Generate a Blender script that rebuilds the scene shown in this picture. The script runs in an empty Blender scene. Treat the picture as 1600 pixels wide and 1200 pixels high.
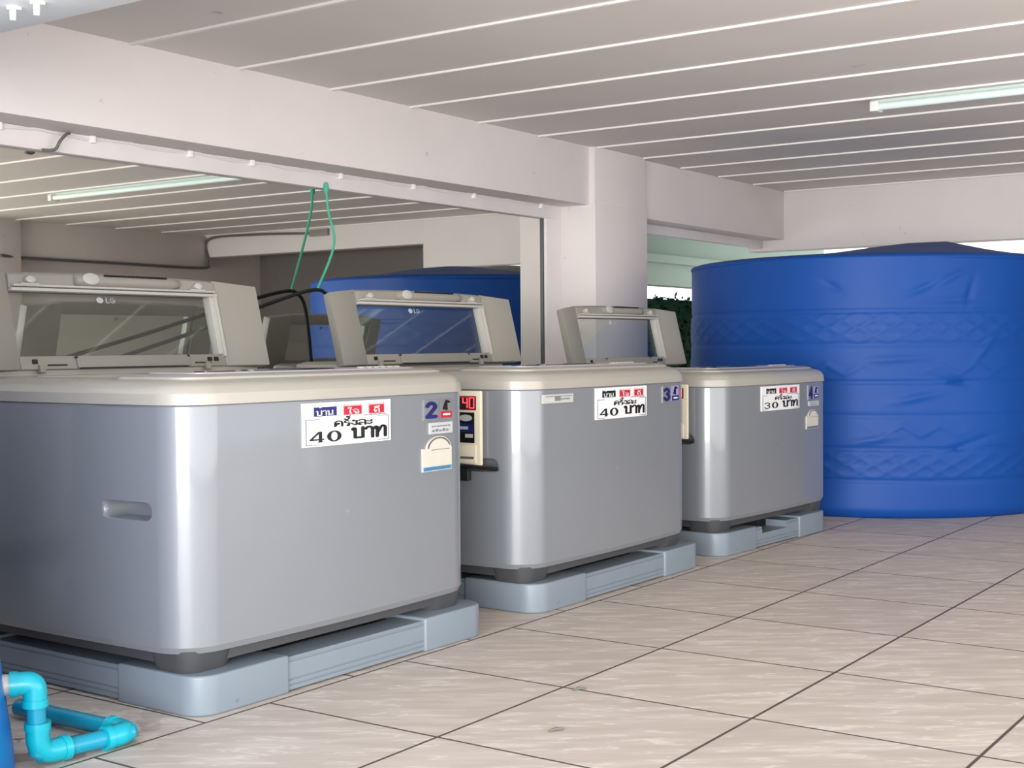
import bpy, bmesh, math, random
from mathutils import Vector, Matrix
random.seed(7)
S = 0.5                       # metres per floor tile: every number below is in floor tiles
SC = bpy.context.scene
COL = SC.collection
PI = math.pi

# ---------------------------------------------------------------- camera
YAW, PIT, ROL = 0.6073, 0.0285, 0.0074
_f = Vector((math.cos(YAW)*math.cos(PIT), math.sin(YAW)*math.cos(PIT), -math.sin(PIT)))
_r = Vector((math.sin(YAW), -math.cos(YAW), 0.0))
_d = _f.cross(_r)
_c, _s = math.cos(ROL), math.sin(ROL)
_right, _down = _c*_r + _s*_d, -_s*_r + _c*_d
cd = bpy.data.cameras.new('camera'); cam = bpy.data.objects.new('camera', cd); COL.objects.link(cam)
cd.sensor_width = 36.0; cd.lens = 2088.96/1600*36.0; cd.clip_start = 0.02; cd.clip_end = 200
cam.matrix_world = Matrix(((_right.x, -_down.x, -_f.x, -4.475*S), (_right.y, -_down.y, -_f.y, -4.513*S),
                           (_right.z, -_down.z, -_f.z, 1.672*S), (0, 0, 0, 1)))
SC.camera = cam
SC.cycles.transparent_max_bounces = 24

# ---------------------------------------------------------------- sky, daylight, exposure
SC.view_settings.view_transform = 'Standard'; SC.view_settings.look = 'None'
SC.view_settings.gamma = 1.0; SC.view_settings.exposure = 0.28; SC.view_settings.use_curve_mapping = False
wd = bpy.data.worlds.new('sky'); SC.world = wd; wd.use_nodes = True
wd.node_tree.nodes['Background'].inputs[0].default_value = (0.93, 0.97, 1.0, 1)
wd.node_tree.nodes['Background'].inputs[1].default_value = 1.5

def area(name, loc, direction, sx, sy, watts, color):
    l = bpy.data.lights.new(name, 'AREA'); l.shape = 'RECTANGLE'; l.size = sx*S; l.size_y = sy*S
    l.energy = watts; l.color = color
    o = bpy.data.objects.new(name, l); COL.objects.link(o); o.location = Vector(loc)*S
    o.rotation_euler = Vector(direction).to_track_quat('-Z', 'Y').to_euler()
    return o
area('daylight_open_side', (-8.8, -4.4, 1.8), (1, 0.25, 0.06), 7.5, 3.4, 410, (1.0, 0.98, 0.97))
area('daylight_street', (-1.2, -8.9, 1.9), (0.1, 1, 0.0), 16.0, 3.4, 108, (1.0, 0.97, 0.95))

# ---------------------------------------------------------------- materials
def mat(name, col, rough=0.5, metal=0.0, noise=0.0, nscale=6.0, bump=0.0, bscale=40.0, spec=0.5, dirt=None, coat=0.0):
    m = bpy.data.materials.new(name); m.use_nodes = True
    nt = m.node_tree; b = nt.nodes['Principled BSDF']
    c = tuple((x/255.0/12.92 if x/255.0 <= 0.04045 else ((x/255.0+0.055)/1.055)**2.4) for x in col)
    b.inputs['Base Color'].default_value = (*c, 1); b.inputs['Roughness'].default_value = rough
    b.inputs['Metallic'].default_value = metal; b.inputs['Specular IOR Level'].default_value = spec
    b.inputs['Coat Weight'].default_value = coat; b.inputs['Coat Roughness'].default_value = 0.06
    tc = nt.nodes.new('ShaderNodeTexCoord')
    if noise or dirt:
        n = nt.nodes.new('ShaderNodeTexNoise'); n.inputs['Scale'].default_value = nscale; n.inputs['Detail'].default_value = 6
        nt.links.new(tc.outputs['Object'], n.inputs['Vector'])
        r = nt.nodes.new('ShaderNodeValToRGB')
        k = 1-noise
        r.color_ramp.elements[0].position = 0.3; r.color_ramp.elements[1].position = 0.7
        r.color_ramp.elements[0].color = (c[0]*k, c[1]*k, c[2]*k, 1); r.color_ramp.elements[1].color = (*c, 1)
        nt.links.new(n.outputs['Fac'], r.inputs['Fac']); src = r.outputs['Color']
        if dirt:
            n2 = nt.nodes.new('ShaderNodeTexNoise'); n2.inputs['Scale'].default_value = dirt[0]; n2.inputs['Detail'].default_value = 4
            nt.links.new(tc.outputs['Object'], n2.inputs['Vector'])
            r2 = nt.nodes.new('ShaderNodeValToRGB'); r2.color_ramp.elements[0].position = dirt[1]; r2.color_ramp.elements[1].position = dirt[1]+0.04
            r2.color_ramp.elements[0].color = (0, 0, 0, 1); r2.color_ramp.elements[1].color = (1, 1, 1, 1)
            mx = nt.nodes.new('ShaderNodeMix'); mx.data_type = 'RGBA'
            nt.links.new(n2.outputs['Fac'], r2.inputs['Fac']); nt.links.new(r2.outputs['Color'], mx.inputs['Factor'])
            nt.links.new(src, mx.inputs['A']); mx.inputs['B'].default_value = (c[0]*dirt[2], c[1]*dirt[2], c[2]*dirt[2], 1)
            src = mx.outputs['Result']
        nt.links.new(src, b.inputs['Base Color'])
    if bump:
        n3 = nt.nodes.new('ShaderNodeTexNoise'); n3.inputs['Scale'].default_value = bscale; n3.inputs['Detail'].default_value = 3
        nt.links.new(tc.outputs['Object'], n3.inputs['Vector'])
        bp = nt.nodes.new('ShaderNodeBump'); bp.inputs['Strength'].default_value = bump; bp.inputs['Distance'].default_value = 0.01
        nt.links.new(n3.outputs['Fac'], bp.inputs['Height']); nt.links.new(bp.outputs['Normal'], b.inputs['Normal'])
    return m

M = dict(
    wall=mat('painted_plaster', (226, 219, 217), 0.75, noise=0.05, nscale=3, bump=0.12, bscale=14, dirt=(15, 0.71, 0.78)),
    trim=mat('painted_trim', (226, 220, 220), 0.55, noise=0.06, nscale=7, bump=0.1, bscale=20),
    board=mat('ceiling_board', (226, 221, 216), 0.7, noise=0.05, nscale=2.5, dirt=(7, 0.74, 0.75)),
    strip=mat('joint_strip', (240, 236, 232), 0.5),
    canopy=mat('canopy_paint', (240, 243, 238), 0.6, noise=0.05, nscale=4),
    silver=mat('silver_enamel', (121, 125, 131), 0.42, metal=0.1, noise=0.03, nscale=2, coat=0.9, dirt=(11, 0.745, 1.25)),
    cover=mat('beige_plastic', (160, 156, 147), 0.4, noise=0.05, nscale=3, coat=0.4),
    lid=mat('grey_beige_plastic', (142, 139, 130), 0.45, noise=0.05, nscale=4),
    lidbright=mat('pale_plastic', (178, 176, 170), 0.35),
    dark=mat('dark_grey_plastic', (66, 67, 70), 0.5, noise=0.08, nscale=5),
    stand=mat('blue_grey_plastic', (120, 131, 141), 0.42, noise=0.05, nscale=4, dirt=(14, 0.73, 0.6)),
    black=mat('black_rubber', (18, 18, 20), 0.5),
    tub=mat('tub_steel', (120, 122, 124), 0.3, metal=0.9),
    film=mat('printed_film', (176, 172, 178), 0.35, noise=0.1, nscale=18),
    display=mat('dark_display', (30, 32, 36), 0.15),
    white=mat('white_sticker', (218, 219, 220), 0.35),
    navy=mat('navy_print', (24, 28, 92), 0.4),
    red=mat('red_print', (176, 20, 42), 0.4),
    pink=mat('pink_print', (232, 170, 178), 0.4),
    ink=mat('black_print', (14, 14, 16), 0.4),
    lilac=mat('lilac_print', (150, 140, 190), 0.4),
    grey=mat('grey_print', (110, 112, 116), 0.4),
    pale=mat('pale_label', (180, 182, 184), 0.4, noise=0.05, nscale=30),
    cream=mat('cream_label', (196, 192, 180), 0.4, noise=0.04, nscale=30),
    cyan=mat('blue_print', (45, 130, 180), 0.4),
    beige=mat('cream_metal', (226, 216, 192), 0.4, noise=0.04, nscale=10),
    steel=mat('chrome', (190, 190, 190), 0.2, metal=0.9),
    teal=mat('teal_pvc', (16, 138, 166), 0.32, noise=0.08, nscale=9),
    tealfit=mat('bright_teal_pvc', (10, 158, 176), 0.3, noise=0.05, nscale=9),
    barrel=mat('blue_drum_plastic', (10, 104, 186), 0.35, noise=0.06, nscale=5),
    string=mat('green_string', (70, 168, 140), 0.7),
    lamp=mat('lamp_enamel', (214, 230, 226), 0.35),
    tube=mat('lamp_glass', (226, 244, 240), 0.15),
    shadewall=mat('recess_shade', (112, 106, 103), 0.75, noise=0.06, nscale=3),  # wall colour darkened to carry the shade inside the recess
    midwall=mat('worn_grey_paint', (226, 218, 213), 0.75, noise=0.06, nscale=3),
    greenwall=mat('pale_green_paint', (176, 194, 180), 0.7, noise=0.05, nscale=3),
    leaf=mat('leaf', (8, 46, 28), 0.8, noise=0.5, nscale=12, spec=0.1),
    conduit=mat('grey_conduit', (96, 94, 92), 0.5),
)
# red lit digits of the coin box
m = mat('red_led', (255, 40, 40), 0.4); b = m.node_tree.nodes['Principled BSDF']
b.inputs['Emission Color'].default_value = (1, 0.06, 0.09, 1); b.inputs['Emission Strength'].default_value = 1.6; M['led'] = m
# blue tank plastic
M['tank'] = mat('blue_tank_plastic', (14, 71, 150), 0.5, noise=0.14, nscale=2.2, bump=0.03, bscale=8, spec=0.25)
# mirror
m = mat('mirror_silver', (226, 228, 222), 0.015, metal=1.0); M['mirror'] = m
# tinted lid glass
m = bpy.data.materials.new('tinted_glass'); m.use_nodes = True; nt = m.node_tree
for n in list(nt.nodes):
    if n.type == 'BSDF_PRINCIPLED': nt.nodes.remove(n)
out = [n for n in nt.nodes if n.type == 'OUTPUT_MATERIAL'][0]
tr = nt.nodes.new('ShaderNodeBsdfTransparent'); tr.inputs[0].default_value = (0.90, 0.92, 0.90, 1)
gl = nt.nodes.new('ShaderNodeBsdfGlossy'); gl.inputs['Roughness'].default_value = 0.03; gl.inputs['Color'].default_value = (0.9, 0.95, 0.92, 1)
mx = nt.nodes.new('ShaderNodeMixShader'); mx.inputs[0].default_value = 0.07; nt.links.new(tr.outputs[0], mx.inputs[1]); nt.links.new(gl.outputs[0], mx.inputs[2])
nt.links.new(mx.outputs[0], out.inputs['Surface']); M['glass'] = m

def floor_material():
    m = bpy.data.materials.new('beige_marble_tile'); m.use_nodes = True; nt = m.node_tree; L = nt.links
    b = nt.nodes['Principled BSDF']
    def N(t, **k):
        n = nt.nodes.new(t)
        for a, v in k.items(): setattr(n, a, v)
        return n
    def MA(op, a, c=None, c3=None):
        n = N('ShaderNodeMath', operation=op)
        for i, v in enumerate((a, c, c3)):
            if v is None: continue
            if isinstance(v, (int, float)): n.inputs[i].default_value = v
            else: L.new(v, n.inputs[i])
        return n.outputs[0]
    tc = N('ShaderNodeTexCoord'); sp = N('ShaderNodeSeparateXYZ')
    sc = N('ShaderNodeVectorMath', operation='SCALE'); sc.inputs['Scale'].default_value = 1.0/S
    L.new(tc.outputs['Object'], sc.inputs[0]); L.new(sc.outputs[0], sp.inputs[0])
    x, y = sp.outputs[0], sp.outputs[1]
    back = MA('GREATER_THAN', y, 0.0)
    xx = MA('ADD', x, MA('MULTIPLY', back, 0.40))
    def edge(v):
        fr = MA('FRACT', v); return MA('MINIMUM', fr, MA('SUBTRACT', 1.0, fr))
    e = MA('MINIMUM', edge(xx), edge(y))
    grout = MA('LESS_THAN', e, 0.0075)
    # a shift of the veining for every tile
    cell = N('ShaderNodeCombineXYZ'); L.new(MA('FLOOR', xx), cell.inputs[0]); L.new(MA('FLOOR', y), cell.inputs[1])
    wn = N('ShaderNodeTexWhiteNoise', noise_dimensions='3D'); L.new(cell.outputs[0], wn.inputs['Vector'])
    off = N('ShaderNodeVectorMath', operation='SCALE'); off.inputs['Scale'].default_value = 7.0; L.new(wn.outputs['Color'], off.inputs[0])
    pos = N('ShaderNodeVectorMath', operation='ADD'); L.new(sc.outputs[0], pos.inputs[0]); L.new(off.outputs[0], pos.inputs[1])
    mp = N('ShaderNodeMapping'); mp.inputs['Scale'].default_value = (1.5, 7.0, 1)
    rt = N('ShaderNodeMapping'); rt.inputs['Rotation'].default_value = (0, 0, 0.95)
    L.new(pos.outputs[0], rt.inputs['Vector']); L.new(rt.outputs[0], mp.inputs['Vector'])
    n1 = N('ShaderNodeTexNoise'); n1.inputs['Scale'].default_value = 1.3; n1.inputs['Detail'].default_value = 7; n1.inputs['Distortion'].default_value = 1.2
    L.new(mp.outputs[0], n1.inputs['Vector'])
    vein = MA('SUBTRACT', 1.0, MA('MULTIPLY', MA('ABSOLUTE', MA('SUBTRACT', n1.outputs['Fac'], 0.5)), 26.0))
    vein = MA('MAXIMUM', vein, 0.0)
    n2 = N('ShaderNodeTexNoise'); n2.inputs['Scale'].default_value = 2.0; n2.inputs['Detail'].default_value = 4; L.new(mp.outputs[0], n2.inputs['Vector'])
    veinm = MA('MULTIPLY', vein, MA('GREATER_THAN', n2.outputs['Fac'], 0.5))
    base = N('ShaderNodeValToRGB'); e0, e1 = base.color_ramp.elements
    e0.position, e1.position = 0.36, 0.64
    e0.color = (0.50, 0.43, 0.375, 1); e1.color = (0.575, 0.505, 0.45, 1); L.new(n2.outputs['Fac'], base.inputs['Fac'])
    m1 = N('ShaderNodeMix', data_type='RGBA'); L.new(MA('MULTIPLY', veinm, 0.7), m1.inputs['Factor']); L.new(base.outputs['Color'], m1.inputs['A'])
    m1.inputs['B'].default_value = (0.72, 0.67, 0.61, 1)
    tint = N('ShaderNodeMix', data_type='RGBA', blend_type='MULTIPLY'); tint.inputs['Factor'].default_value = 1.0
    tv = MA('ADD', 0.93, MA('MULTIPLY', wn.outputs['Value'], 0.09))
    cv = N('ShaderNodeCombineColor'); [L.new(tv, cv.inputs[i]) for i in range(3)]
    L.new(m1.outputs['Result'], tint.inputs['A']); L.new(cv.outputs[0], tint.inputs['B'])
    # grime close to the pipes
    d = N('ShaderNodeVectorMath', operation='DISTANCE'); L.new(sc.outputs[0], d.inputs[0]); d.inputs[1].default_value = (-0.95, 0.42, 0)
    n3 = N('ShaderNodeTexNoise'); n3.inputs['Scale'].default_value = 6; n3.inputs['Detail'].default_value = 6; L.new(sc.outputs[0], n3.inputs['Vector'])
    gr = MA('MULTIPLY', MA('GREATER_THAN', n3.outputs['Fac'], 0.53), MA('MAXIMUM', 0.0, MA('SUBTRACT', 1.0, MA('DIVIDE', d.outputs['Value'], 0.62))))
    m3 = N('ShaderNodeMix', data_type='RGBA'); L.new(gr, m3.inputs['Factor']); L.new(tint.outputs['Result'], m3.inputs['A']); m3.inputs['B'].default_value = (0.12, 0.075, 0.05, 1)
    m2 = N('ShaderNodeMix', data_type='RGBA'); L.new(grout, m2.inputs['Factor']); L.new(m3.outputs['Result'], m2.inputs['A'])
    m2.inputs['B'].default_value = (0.085, 0.065, 0.055, 1)
    L.new(m2.outputs['Result'], b.inputs['Base Color'])
    b.inputs['Roughness'].default_value = 0.5; b.inputs['Specular IOR Level'].default_value = 0.3
    bp = N('ShaderNodeBump'); bp.inputs['Strength'].default_value = 0.5; bp.inputs['Distance'].default_value = 0.004; bp.invert = True
    L.new(grout, bp.inputs['Height']); L.new(bp.outputs['Normal'], b.inputs['Normal'])
    return m
M['floor'] = floor_material()

# ---------------------------------------------------------------- mesh helpers
class MB:
    def __init__(s): s.v, s.f, s.m = [], [], []
    def add(s, vs, fs, mi=0):
        n = len(s.v); s.v += [tuple(p) for p in vs]
        for f in fs: s.f.append([i+n for i in f]); s.m.append(mi)
        return s
    def box(s, x0, y0, z0, x1, y1, z1, mi=0, T=None):
        vs = [Vector((x, y, z)) for z in (z0, z1) for y in (y0, y1) for x in (x0, x1)]
        if T: vs = [T(p) for p in vs]
        return s.add(vs, [(0, 2, 3, 1), (4, 5, 7, 6), (0, 1, 5, 4), (2, 6, 7, 3), (0, 4, 6, 2), (1, 3, 7, 5)], mi)
    def loft(s, rings, mi=0, caps=True):
        n = len(rings[0]); vs = [p for r in rings for p in r]; fs = []
        for k in range(len(rings)-1):
            for i in range(n):
                j = (i+1) % n; fs.append((k*n+i, k*n+j, (k+1)*n+j, (k+1)*n+i))
        if caps: fs += [tuple(range(n-1, -1, -1)), tuple((len(rings)-1)*n+i for i in range(n))]
        return s.add(vs, fs, mi)
    def prism(s, pts, z0, z1, mi=0, T=None):
        r = [[Vector((p[0], p[1], z)) for p in pts] for z in (z0, z1)]
        if T: r = [[T(p) for p in q] for q in r]
        return s.loft(r, mi)
    def lathe(s, c, prof, n=48, mi=0):
        rings = [[(c[0]+r*math.cos(2*PI*i/n), c[1]+r*math.sin(2*PI*i/n), c[2]+z) for i in range(n)] for r, z in prof]
        return s.loft(rings, mi)
    def tube(s, path, r, n=10, mi=0):
        P = [Vector(p) for p in path]; rings = []
        up = Vector((0, 0, 1)); prev = None
        for i, p in enumerate(P):
            t = (P[min(i+1, len(P)-1)]-P[max(i-1, 0)]).normalized()
            if prev is None: a = t.cross(up if abs(t.z) < 0.9 else Vector((1, 0, 0))).normalized()
            else: a = (prev-t*prev.dot(t)).normalized()
            prev = a; bb = t.cross(a); rr = r[i] if isinstance(r, (list, tuple)) else r
            rings.append([p+a*rr*math.cos(2*PI*k/n)+bb*rr*math.sin(2*PI*k/n) for k in range(n)])
        return s.loft(rings, mi)
    def build(s, name, mats, parent=None, bevel=0.0, angle=35, seg=2):
        me = bpy.data.meshes.new(name)
        me.from_pydata([(p[0]*S, p[1]*S, p[2]*S) for p in s.v], [], s.f)
        for m in (mats if isinstance(mats, (list, tuple)) else [mats]): me.materials.append(M[m])
        for p, mi in zip(me.polygons, s.m): p.material_index = mi
        bm = bmesh.new(); bm.from_mesh(me); bmesh.ops.recalc_face_normals(bm, faces=bm.faces)
        if bevel:
            ed = [e for e in bm.edges if len(e.link_faces) == 2 and e.calc_face_angle(0) > 0.5]
            bmesh.ops.bevel(bm, geom=ed, offset=bevel*S, segments=seg, profile=0.6, affect='EDGES', clamp_overlap=True)
        bm.to_mesh(me); bm.free()
        for p in me.polygons: p.use_smooth = True
        me.set_sharp_from_angle(angle=math.radians(angle))
        o = bpy.data.objects.new(name, me); COL.objects.link(o)
        if parent: o.parent = parent
        return o

def tag(o, label, cat, group=None):
    o['label'] = label; o['category'] = cat
    if group: o['group'] = group
    return o
def structure(o): o['kind'] = 'structure'; return o
def thing(name, label, cat, loc=(0, 0, 0), rz=0.0, group=None):
    o = bpy.data.objects.new(name, None); COL.objects.link(o); o.location = Vector(loc)*S; o.rotation_euler = (0, 0, rz)
    o.empty_display_size = 0.1
    return tag(o, label, cat, group)
def cut(o, cutter):
    """carve the cutter mesh out of o and drop the cutter"""
    md = o.modifiers.new('cut', 'BOOLEAN'); md.operation = 'DIFFERENCE'; md.solver = 'EXACT'; md.object = cutter
    bpy.context.view_layer.update()
    me = bpy.data.meshes.new_from_object(o.evaluated_get(bpy.context.evaluated_depsgraph_get()))
    o.modifiers.clear(); o.data = me; bpy.data.objects.remove(cutter)
    for p in me.polygons: p.use_smooth = True
    me.set_sharp_from_angle(angle=math.radians(35))
    if 'weighted' not in o.modifiers:
        wn = o.modifiers.new('weighted', 'WEIGHTED_NORMAL'); wn.keep_sharp = True; wn.weight = 100
def smooth_path(P, n=8):
    """Catmull-Rom through the points"""
    P = [Vector(p) for p in P]; Q = [P[0]]+P+[P[-1]]; out = []
    for i in range(1, len(Q)-2):
        for k in range(n):
            t = k/n; a, b_, c, d = Q[i-1:i+3]
            out.append(0.5*((2*b_)+(c-a)*t+(2*a-5*b_+4*c-d)*t*t+(3*b_-a-3*c+d)*t**3))
    return out+[P[-1]]
def rrect(x0, y0, x1, y1, r, n=8):
    pts = []
    for cx, cy, a in ((x0+r, y0+r, PI), (x1-r, y0+r, 1.5*PI), (x1-r, y1-r, 0), (x0+r, y1-r, 0.5*PI)):
        pts += [(cx+r*math.cos(a+k/n*PI/2), cy+r*math.sin(a+k/n*PI/2)) for k in range(n+1)]
    return pts
def subdivided(pts, n=10):
    """the same outline with extra points along its long straight runs"""
    out = []
    for a, b_ in zip(pts, pts[1:]+pts[:1]):
        out.append(a)
        if math.hypot(b_[0]-a[0], b_[1]-a[1]) > .4: out += [(a[0]+(b_[0]-a[0])*k/n, a[1]+(b_[1]-a[1])*k/n) for k in range(1, n)]
    return out

# ---------------------------------------------------------------- the room
mb = MB(); mb.add([(-16, -14, 0), (18, -14, 0), (18, 8, 0), (-16, 8, 0)], [(0, 1, 2, 3)])
mb.add([(-16, -14, -.1), (18, -14, -.1), (18, 8, -.1), (-16, 8, -.1)], [(3, 2, 1, 0)])
structure(mb.build('floor', 'floor'))
mb = MB(); mb.box(-1.0, -8.6, 3.8, 15.2, 3.9, 4.0)
gx = [1.72+1.03*k for k in range(-2, 13)]
for g in gx: mb.box(g-.016, -7.9, 3.784, g+.016, 3.02, 3.81, 1)
structure(mb.build('ceiling', ['board', 'strip']))
mb = MB(); mb.box(-1.02, -8.6, 3.18, -.585, 3.05, 3.82); structure(mb.build('beam_cross', 'canopy', bevel=.006))
# wall behind the mirror with its deep beam
mb = MB(); mb.box(-9.5, 3.46, 0, 8.0, 3.9, 3.8); mb.box(7.9, 3.46, 0, 9.05, 3.9, 3.8); structure(mb.build('wall_back', 'wall'))
mb = MB(); mb.box(-9.5, 3.01, 3.178, 7.95, 3.5, 3.82); mb.box(7.9, 3.05, 3.13, 13.15, 3.5, 3.8)
structure(mb.build('beam_back', 'wall', bevel=.008))
mb = MB(); mb.box(7.82, 2.93, 0, 8.96, 3.5, 3.195); mb.box(7.835, 2.945, 3.19, 8.945, 3.5, 3.8); structure(mb.build('pillar', 'wall', bevel=.008))
# white painted frame round the mirror and round the side opening
mb = MB(); mb.box(-9.5, 3.36, 3.035, 7.82, 3.47, 3.19); mb.box(-9.5, 3.36, .2, .12, 3.47, 3.1); mb.box(7.53, 3.365, 0, 7.83, 3.47, 3.05); mb.box(-9.5, 3.36, .2, 7.6, 3.47, .4)
structure(mb.build('trim_1', 'trim', bevel=.006))
mb = MB(); mb.box(9.05, 3.37, 3.02, 13.1, 3.47, 3.2); structure(mb.build('trim_2', 'trim', bevel=.006))
mb = MB(); mb.box(9.05, 3.4, 0, 13.1, 3.6, .9); structure(mb.build('wall_sill', 'wall'))
# far wall: a flush panel, a beam and a deep recess under it
mb = MB(); mb.box(13.1, -2.65, 2.98, 13.4, 3.6, 3.8); mb.box(13.1, -8.0, 3.39, 13.4, -2.64, 3.8)
structure(mb.build('beam_right', 'wall', bevel=.008))
mb = MB(); mb.box(13.32, -2.65, 0, 13.6, 3.6, 2.62); mb.box(13.32, -2.65, 2.55, 13.6, -2.45, 3.1); structure(mb.build('wall_right', 'wall'))
mb = MB(); mb.box(14.6, -8.1, 0, 14.8, -2.4, 3.8); mb.box(13.4, -2.6, 0, 14.7, -2.4, 3.8); structure(mb.build('wall_recess', 'shadewall'))
mb = MB(); mb.box(8.0, -8.3, 0, 14.8, -8.0, 3.8); structure(mb.build('wall_front', 'midwall'))
mb = MB(); mb.box(9.0, -8.1, 3.21, 13.2, -7.88, 3.8); structure(mb.build('beam_front', 'midwall', bevel=.008))
mb = MB(); mb.box(7.9, -8.3, 0, 9.0, -7.8, 3.8); structure(mb.build('pillar_front', 'wall', bevel=.01))

# mirror
o = MB().box(.1, 3.42, .38, 7.512, 3.45, 3.06).build('wall_mirror', 'mirror')
MB().box(7.513, 3.40, .4, 7.535, 3.455, 3.04).build('edge_gap_shade', 'ink', o)  # black strip standing in for the shaded gap between mirror and frame
tag(o, 'long wall mirror under the beam reflecting the room behind the machines', 'mirror')

# pale green neighbour seen through the side opening, hedge below the gap of sky
mb = MB(); mb.box(9.1, 5.2, 2.575, 20, 5.5, 4.2); mb.box(9.1, 5.05, 2.9, 20, 5.25, 3.02); mb.box(9.1, 3.9, 3.7, 20, 5.3, 3.8); structure(mb.build('wall_outside', 'greenwall'))

# ---------------------------------------------------------------- letters: polylines in a unit box, drawn as ribbons
def arc(cx, cy, rx, ry, a0, a1, n=10):
    return [(cx+rx*math.cos(math.radians(a0+(a1-a0)*k/n)), cy+ry*math.sin(math.radians(a0+(a1-a0)*k/n))) for k in range(n+1)]
def ring(cx, cy, r): return arc(cx, cy, r, r, 0, 360, 10)
G = {
 'bo': (.95, [ring(.13, .87, .09), [(.22, .87), (.22, .05), (.8, .05), (.8, 1)]]),
 'aa': (.75, [arc(.33, .72, .26, .28, 160, 0)+[(.59, 0)]]),
 'tho': (1.0, [ring(.12, .87, .09), [(.21, .87), (.21, 0)], [(.21, .3), (.5, .9)]+arc(.66, .8, .18, .2, 120, 0)+[(.84, 0)]]),
 'kho': (1.0, [[(.14, 0), (.14, .6)]+arc(.5, .6, .36, .4, 180, 0)+[(.86, 0)], ring(.44, .5, .1), [(.14, 0), (.38, .42)]]),
 'ro': (.75, [ring(.5, .1, .09), [(.58, .1), (.58, .5), (.16, .62), (.16, .78)]+arc(.36, .8, .2, .16, 180, 20)]),
 'an': (0, [arc(-.42, 1.3, .2, .14, 170, 320)+[(-.12, 1.5)]]),
 'tone': (0, [[(-.42, 1.62), (-.36, 1.75), (-.3, 1.6), (-.1, 1.8)]]),
 'ngo': (.75, [ring(.3, .88, .09), [(.4, .9), (.62, .85), (.62, .08), (.45, .05), (.08, .42)]]),
 'lo': (1.0, [ring(.24, .1, .09), [(.14, .12), (.14, .36), (.3, .5), (.5, .34), (.82, .42)], arc(.46, .72, .36, .28, 165, 0)+[(.82, 0)]]),
 'a': (.65, [arc(.28, .72, .22, .14, 190, 340)+[(.52, .85)], arc(.28, .24, .22, .14, 190, 340)+[(.52, .38)]]),
 'no': (1.0, [ring(.13, .87, .09), [(.22, .87), (.22, .04), (.6, .2), (.82, .3)], ring(.78, .14, .09), [(.8, .2), (.8, 1)]]),
 'ai': (.55, [ring(.36, .1, .09), [(.27, .1), (.27, 1.15)]+arc(.2, 1.35, .2, .16, -60, 200)]),
 'jo': (.9, [[(.1, .8)]+arc(.44, .66, .36, .34, 140, 0)+[(.8, .05), (.42, .05), (.42, .4)], ring(.34, .46, .09)]),
 'do': (1.0, [[(.34, .04), (.14, .35), (.14, .6)]+arc(.5, .6, .36, .4, 180, 0)+[(.86, 0)], ring(.44, .42, .1), [(.34, .04), (.42, .34)]]),
 'ii': (0, [arc(-.5, 1.15, .34, .26, 180, 0)+[(-.84, 1.15)], [(-.17, 1.15), (-.17, 1.5)]]),
 'sp': (.7, []),
 'L': (.75, [[(.12, 1), (.12, .06), (.66, .06)]]),
 'Gg': (.9, [arc(.46, .5, .38, .44, 50, 320), [(.5, .46), (.82, .46), (.82, .15)]]),
 'n2': (.8, [arc(.4, .72, .27, .22, 170, -25)+[(.12, .08), (.7, .08)]]),
 'n3': (.8, [arc(.38, .74, .25, .2, 160, -80)+arc(.38, .29, .28, .23, 80, -160)]),
 'n4': (.8, [[(.7, .28), (.1, .28), (.52, .95), (.52, 0)]]),
}
def ribbon(mb, pts, w, fn, eps, mi=0):
    """flat stroke of width w with round joins, laid on the surface fn(x) -> y at eps in front of it"""
    def P(x, z): return (x, fn(x)-eps, z)
    for (a, b_) in zip(pts, pts[1:]):
        dx, dz = b_[0]-a[0], b_[1]-a[1]; l = math.hypot(dx, dz)
        if l < 1e-6: continue
        nx, nz = -dz/l*w[0]/2, dx/l*w[1]/2
        mb.add([P(a[0]-nx, a[1]-nz), P(b_[0]-nx, b_[1]-nz), P(b_[0]+nx, b_[1]+nz), P(a[0]+nx, a[1]+nz)], [(0, 1, 2, 3)], mi)
    for q in pts:
        mb.add([P(q[0]+w[0]/2*math.cos(k*PI/4), q[1]+w[1]/2*math.sin(k*PI/4)) for k in range(8)], [tuple(range(8))], mi)
def write(mb, names, x, z, sx, sz, w, fn, eps, mi=0):
    """letters from x on the baseline z; sx, sz = size of the unit box; w = stroke widths in box units"""
    for nme in names:
        adv, strokes = G[nme]
        for st in strokes: ribbon(mb, [(x+p[0]*sx, z+p[1]*sz) for p in st], (w[0]*sx, w[1]*sz), fn, eps, mi)
        x += adv*sx
    return x
def poly(mb, pts, fn, eps, mi=0): mb.add([(p[0], fn(p[0])-eps, p[1]) for p in pts], [tuple(range(len(pts)))], mi)
def ringshape(mb, cx, cz, rx, rz, ix, iz, fn, eps, n=24, mi=0):
    for k in range(n):
        a, b_ = 2*PI*k/n, 2*PI*(k+1)/n
        poly(mb, [(cx+rx*math.cos(a), cz+rz*math.sin(a)), (cx+rx*math.cos(b_), cz+rz*math.sin(b_)),
                  (cx+ix*math.cos(b_), cz+iz*math.sin(b_)), (cx+ix*math.cos(a), cz+iz*math.sin(a))], fn, eps, mi)
def fat_four(mb, x, z, w, h, fn, e):
    poly(mb, [(x+.55*w, z), (x+.95*w, z), (x+.95*w, z+.07*h), (x+.55*w, z+.07*h)], fn, e)
    poly(mb, [(x+.62*w, z), (x+.86*w, z), (x+.86*w, z+h), (x+.62*w, z+h)], fn, e)
    poly(mb, [(x, z+.2*h), (x+w, z+.2*h), (x+w, z+.34*h), (x, z+.34*h)], fn, e)
    poly(mb, [(x, z+.3*h), (x+.2*w, z+.3*h), (x+.8*w, z+h), (x+.6*w, z+h)], fn, e)
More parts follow.
